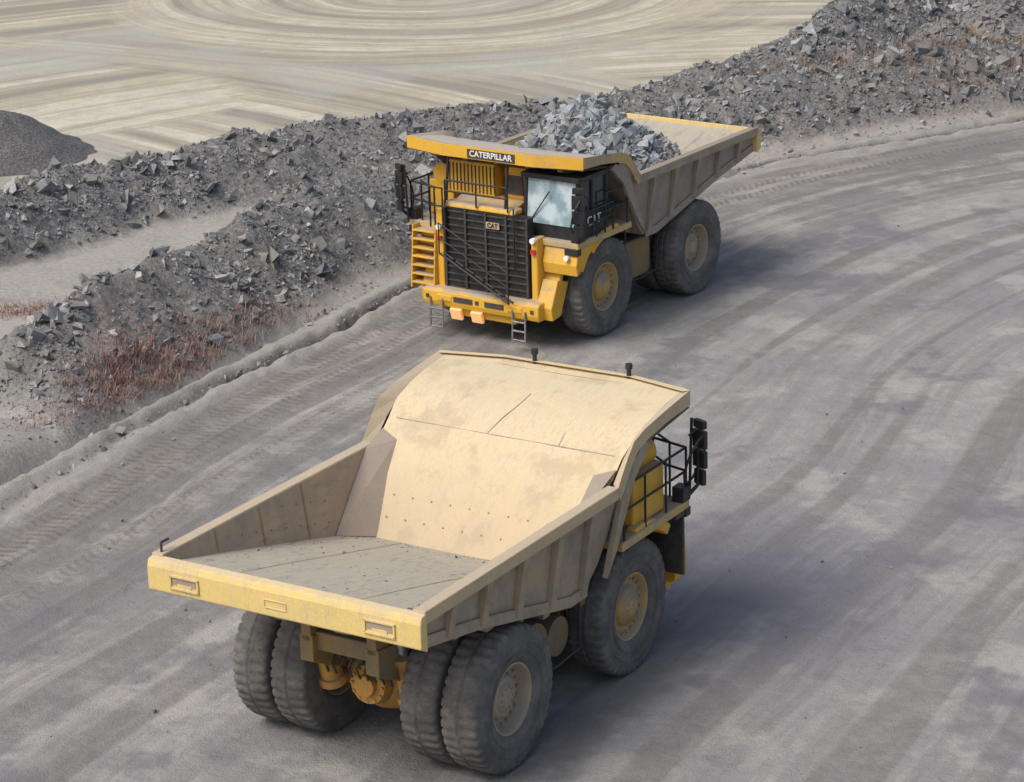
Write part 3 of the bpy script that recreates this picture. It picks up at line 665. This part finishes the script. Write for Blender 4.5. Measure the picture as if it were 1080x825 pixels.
# ---------------------------------------------------------------- rocks
BV=np.array([(x,y,z) for x in(-1,1) for y in(-1,1) for z in(-1,1)],float)*.62
BF=np.array([(0,1,3),(0,3,2),(4,6,7),(4,7,5),(0,4,5),(0,5,1),(2,3,7),(2,7,6),(0,2,6),(0,6,4),(1,5,7),(1,7,3)])
def rocks(name,pos,size,mat,parent=None):
    n=len(pos)
    V=BV[None]*(1+rng.uniform(-.75,.5,(n,8,3)))+rng.normal(0,.1,(n,8,3)); V=V*rng.uniform(.4,1.5,(n,1,3))
    a=rng.normal(size=(n,4)); a/=np.linalg.norm(a,axis=1)[:,None]; w,x,y,z=a.T
    Rm=np.stack([1-2*(y*y+z*z),2*(x*y-z*w),2*(x*z+y*w),2*(x*y+z*w),1-2*(x*x+z*z),2*(y*z-x*w),2*(x*z-y*w),2*(y*z+x*w),1-2*(x*x+y*y)],-1).reshape(n,3,3)
    V=np.einsum('nij,nkj->nki',Rm,V)*size[:,None,None]+pos[:,None,:]
    F=(BF[None]+(np.arange(n)*8)[:,None,None]).reshape(-1,3)
    me=bpy.data.meshes.new(name); me.vertices.add(n*8); me.vertices.foreach_set('co',V.ravel().astype(np.float32))
    me.loops.add(F.size); me.loops.foreach_set('vertex_index',F.ravel().astype(np.int32)); me.polygons.add(len(F))
    me.polygons.foreach_set('loop_start',(np.arange(len(F))*3).astype(np.int32)); me.polygons.foreach_set('loop_total',np.full(len(F),3,np.int32)); me.update(calc_edges=True)
    me.polygons.foreach_set('use_smooth',np.zeros(len(F),bool))
    c=np.stack([rng.random(n)**1.3,rng.random(n),np.zeros(n),np.ones(n)],-1); c=np.repeat(c,8,0)
    at=me.color_attributes.new('tint','FLOAT_COLOR','POINT'); at.data.foreach_set('color',c.astype(np.float32).ravel())
    me.materials.append(mat); ob=bpy.data.objects.new(name,me); scene.collection.objects.link(ob)
    if parent: ob.parent=parent
    return ob
def rockmat(name,dk,lt,warm,blue):
    m,nt,b=newmat(name); at=N(nt,'ShaderNodeAttribute',attribute_name='tint'); sp=N(nt,'ShaderNodeSeparateColor'); nt.links.new(at.outputs['Color'],sp.inputs[0])
    co=N(nt,'ShaderNodeTexCoord').outputs['Object']; n=noise(nt,co,9,3,.7)
    c=mix(nt,sp.outputs[0],dk,lt); c=mix(nt,ramp(nt,sp.outputs[1],.7,.8,0,.6),c,warm); c=mix(nt,ramp(nt,sp.outputs[1],.3,.2,0,.6),c,blue)
    c=mix(nt,ramp(nt,n,.35,.7,0,.4),c,(.12,.115,.11)); nt.links.new(c,b.inputs['Base Color']); b.inputs['Roughness'].default_value=.85
    return m
MR=rockmat('berm_rock',(.085,.086,.088),(.42,.42,.415),(.28,.26,.225),(.19,.21,.235))
def zat(x,y): return terrain(x,y)[0]
cand=520000
px=rng.uniform(-22,27,cand); py=rng.uniform(48,122,cand)
z,r_,s_,dA_,dB_,zA_,zB_,n_,_,pt_,bn_,md_=terrain(px,py)
cl=np.clip(fbm(px*.5,py*.5,4,40)*2.4-.7+np.clip((px-4)/20,0,.3),0,1)
prob=np.clip((np.maximum(zA_,zB_)-.1)/.5,0,1)*(.2+.75*cl); prob=np.where(r_<51.3,0,prob); prob=np.where(pt_&(dB_>1.5)&(zB_<.8),prob*.15,prob)
prob=prob*(1-bn_)*(1-np.clip(md_*2.0,0,.97))
k=rng.random(cand)<prob
px,py,z,cl=px[k],py[k],z[k],cl[k]; sz=.024*(rng.pareto(2.1,len(px))+1); sz=np.clip(sz,.024,.10+.20*cl)
rocks('rock_berm_rubble',np.stack([px,py,z+sz*.15],-1),sz,MR)
px=rng.uniform(-14,24,50000); py=rng.uniform(48,100,50000); r_,s_=rho_s(px,py); k=(r_>49.7)&(r_<53); px,py=px[k],py[k]; z=zat(px,py); r_=r_[k]; z=np.where(r_<50.9,-.0,z); sz=np.clip(.018*(rng.pareto(2.4,len(px))+1),.018,.13)
rocks('verge_stones',np.stack([px,py,z],-1),sz,MR)
px=rng.uniform(-12,14,2600); py=rng.uniform(41,95,2600); r_,s_=rho_s(px,py); k=(r_<49.5)&(rng.random(2600)<np.clip(fbm(px*.3,py*.3,3,90)*2.2-.6,0,1)); px,py=px[k],py[k]; sz=np.clip(.01*(rng.pareto(2.8,len(px))+1),.01,.04)
rocks('road_stones',np.stack([px,py,sz*.3],-1),sz,MR)
for pos_,sz,P_ in FINES: rocks('body_fines',pos_,sz,MR,P_)
# gravel heap
th=np.linspace(0,2*math.pi,97)[:-1]; rs=np.linspace(0,3.6,40)
TT,RS=np.meshgrid(np.append(th,th[0]),rs); hx=-17.9+RS*np.cos(TT); hy=91+RS*np.sin(TT)
hz=1.95*np.clip(1-RS/3.5,-.1,1)-.25*np.exp(-(RS/.5)**2)+.3*(fbm(hx*1.5,hy*1.5,4,77)-.5)*np.clip(RS,0,1)-.05
m,nt,b=newmat('dark_gravel'); co=N(nt,'ShaderNodeTexCoord').outputs['Object']; n1=noise(nt,co,12,4,.75)
nt.links.new(mix(nt,ramp(nt,n1,.35,.65),(.065,.065,.064),(.20,.195,.19)),b.inputs['Base Color']); b.inputs['Roughness'].default_value=.95; bump(nt,b,n1,.8,.12)
grid_mesh('gravel_heap',hx,hy,hz,m)
# ---------------------------------------------------------------- load of rock on far truck
ML=rockmat('ore_rock',(.11,.12,.125),(.45,.48,.50),(.28,.27,.25),(.22,.28,.32))
def loadh(x,y):
    d=np.sqrt(((x-1.7)/2.8)**2+((y-.1)/2.4)**2); return np.clip(1-d,0,1)
gx,gy=np.meshgrid(np.linspace(-1.2,4.5,64),np.linspace(-2.3,2.4,50))
def lsurf(x,y,h): return np.minimum(3.72+1.95*h+.55*(fbm(x*1.3,y*1.3,3,50)-.5),5.45)
o=grid_mesh('load_core',gx,gy,np.where(loadh(gx,gy)>0,lsurf(gx,gy,loadh(gx,gy)),3.4),ML)
L=bpy.data.objects.new('rock_load',None); scene.collection.objects.link(L); L.location=T2.location; L.rotation_euler=T2.rotation_euler
o.parent=L
nn=14000; lx=rng.uniform(-1.1,4.5,nn); ly=rng.uniform(-2.3,2.35,nn); hh_=loadh(lx,ly); k=hh_>0; lx,ly,hh_=lx[k],ly[k],hh_[k]
lz=lsurf(lx,ly,hh_)+rng.uniform(-.03,.06,len(lx)); sz=np.clip(.036*(rng.pareto(1.8,len(lx))+1),.036,.24)
o=rocks('load_rocks',np.stack([lx,ly,lz],-1),sz,ML); o.parent=L
# ---------------------------------------------------------------- dry brush
def brush(name,cx,cy,n,col,hgt=.3,w=.009):
    m,nt,b=newmat(name+'_mat'); co=N(nt,'ShaderNodeTexCoord').outputs['Object']
    nt.links.new(mix(nt,ramp(nt,noise(nt,co,2.5,3),.35,.65),col[0],col[1]),b.inputs['Base Color']); b.inputs['Roughness'].default_value=.9
    z=zat(cx,cy); vs=[];fs=[]
    for i in range(len(cx)):
        sc=random.uniform(.5,1.2)
        for k in range(n):
            a=random.uniform(0,6.28); l=sc*hgt*random.uniform(.4,1.2); sp=random.uniform(.2,1.2)*l
            ox,oy=random.gauss(0,.13),random.gauss(0,.13)
            bx,by,bz=cx[i]+ox,cy[i]+oy,z[i]-.02; tx,ty,tz=bx+sp*math.cos(a),by+sp*math.sin(a),bz+l
            px_,py_=-math.sin(a)*w,math.cos(a)*w; o=len(vs)
            vs+=[(bx-px_,by-py_,bz),(bx+px_,by+py_,bz),(tx+px_*.4,ty+py_*.4,tz),(tx-px_*.4,ty-py_*.4,tz)]; fs.append((o,o+1,o+2,o+3))
    me=bpy.data.meshes.new(name); me.from_pydata(vs,[],fs); ob=bpy.data.objects.new(name,me); scene.collection.objects.link(ob); me.materials.append(m)
def scat(n,cx,cy,sx,sy,ang=0):
    a=rng.normal(0,1,n)*sx; b2=rng.normal(0,1,n)*sy; c_,s_=math.cos(ang),math.sin(ang)
    return np.stack([cx+a*c_-b2*s_,cy+a*s_+b2*c_])
p=np.concatenate([scat(330,-9.4,64.2,1.7,.45,1.1),scat(80,-7.4,67.6,1.8,.3,1.1),scat(50,-13.6,71.5,.8,.4)],1)
rr_,_=rho_s(p[0],p[1]); p=p[:,rr_>50.9]
brush('dry_red_weeds',p[0],p[1],18,((.22,.12,.10),(.34,.23,.19)),.2)
p=np.concatenate([scat(90,13.5,95.3,2.5,.9,.3),scat(70,17.5,97.5,2.0,1.0,.2),scat(40,19,101,1,1)],1); rr_,_=rho_s(p[0],p[1]); p=p[:,rr_>51]
brush('dry_brown_shrubs',p[0],p[1],26,((.22,.14,.09),(.34,.25,.17)),.36)
# ---------------------------------------------------------------- camera, light
cam=bpy.data.cameras.new('camera'); co_=bpy.data.objects.new('camera',cam); scene.collection.objects.link(co_); scene.camera=co_
cam.lens=2800/1080*36; cam.sensor_width=36; cam.clip_end=6000; cam.clip_start=.5
co_.matrix_world=Matrix.Translation((0,0,21.0))@Matrix.Rotation(math.radians(90-18.35),4,'X')@Matrix.Rotation(math.radians(-1.5),4,'Z')
EL,AZ=math.radians(54),math.radians(215)  # direction towards sun, from +X ccw
sd=Vector((math.cos(EL)*math.cos(AZ),math.cos(EL)*math.sin(AZ),math.sin(EL)))
sl=bpy.data.lights.new('sun','SUN'); sl.energy=2.1; sl.angle=math.radians(28); sl.color=(1,.965,.92)
so=bpy.data.objects.new('sun',sl); scene.collection.objects.link(so); so.rotation_euler=(-sd).to_track_quat('-Z','Y').to_euler()
w=bpy.data.worlds.new('World'); scene.world=w; w.use_nodes=True; nt=w.node_tree
sk=nt.nodes.new('ShaderNodeTexSky'); sk.sky_type='NISHITA'; sk.sun_disc=False; sk.sun_elevation=EL; sk.sun_rotation=math.pi/2-AZ; sk.dust_density=5.0
bg=nt.nodes['Background']; nt.links.new(sk.outputs[0],bg.inputs[0]); bg.inputs[1].default_value=.15
scene.view_settings.view_transform='Standard'; scene.view_settings.look='None'; scene.view_settings.exposure=0
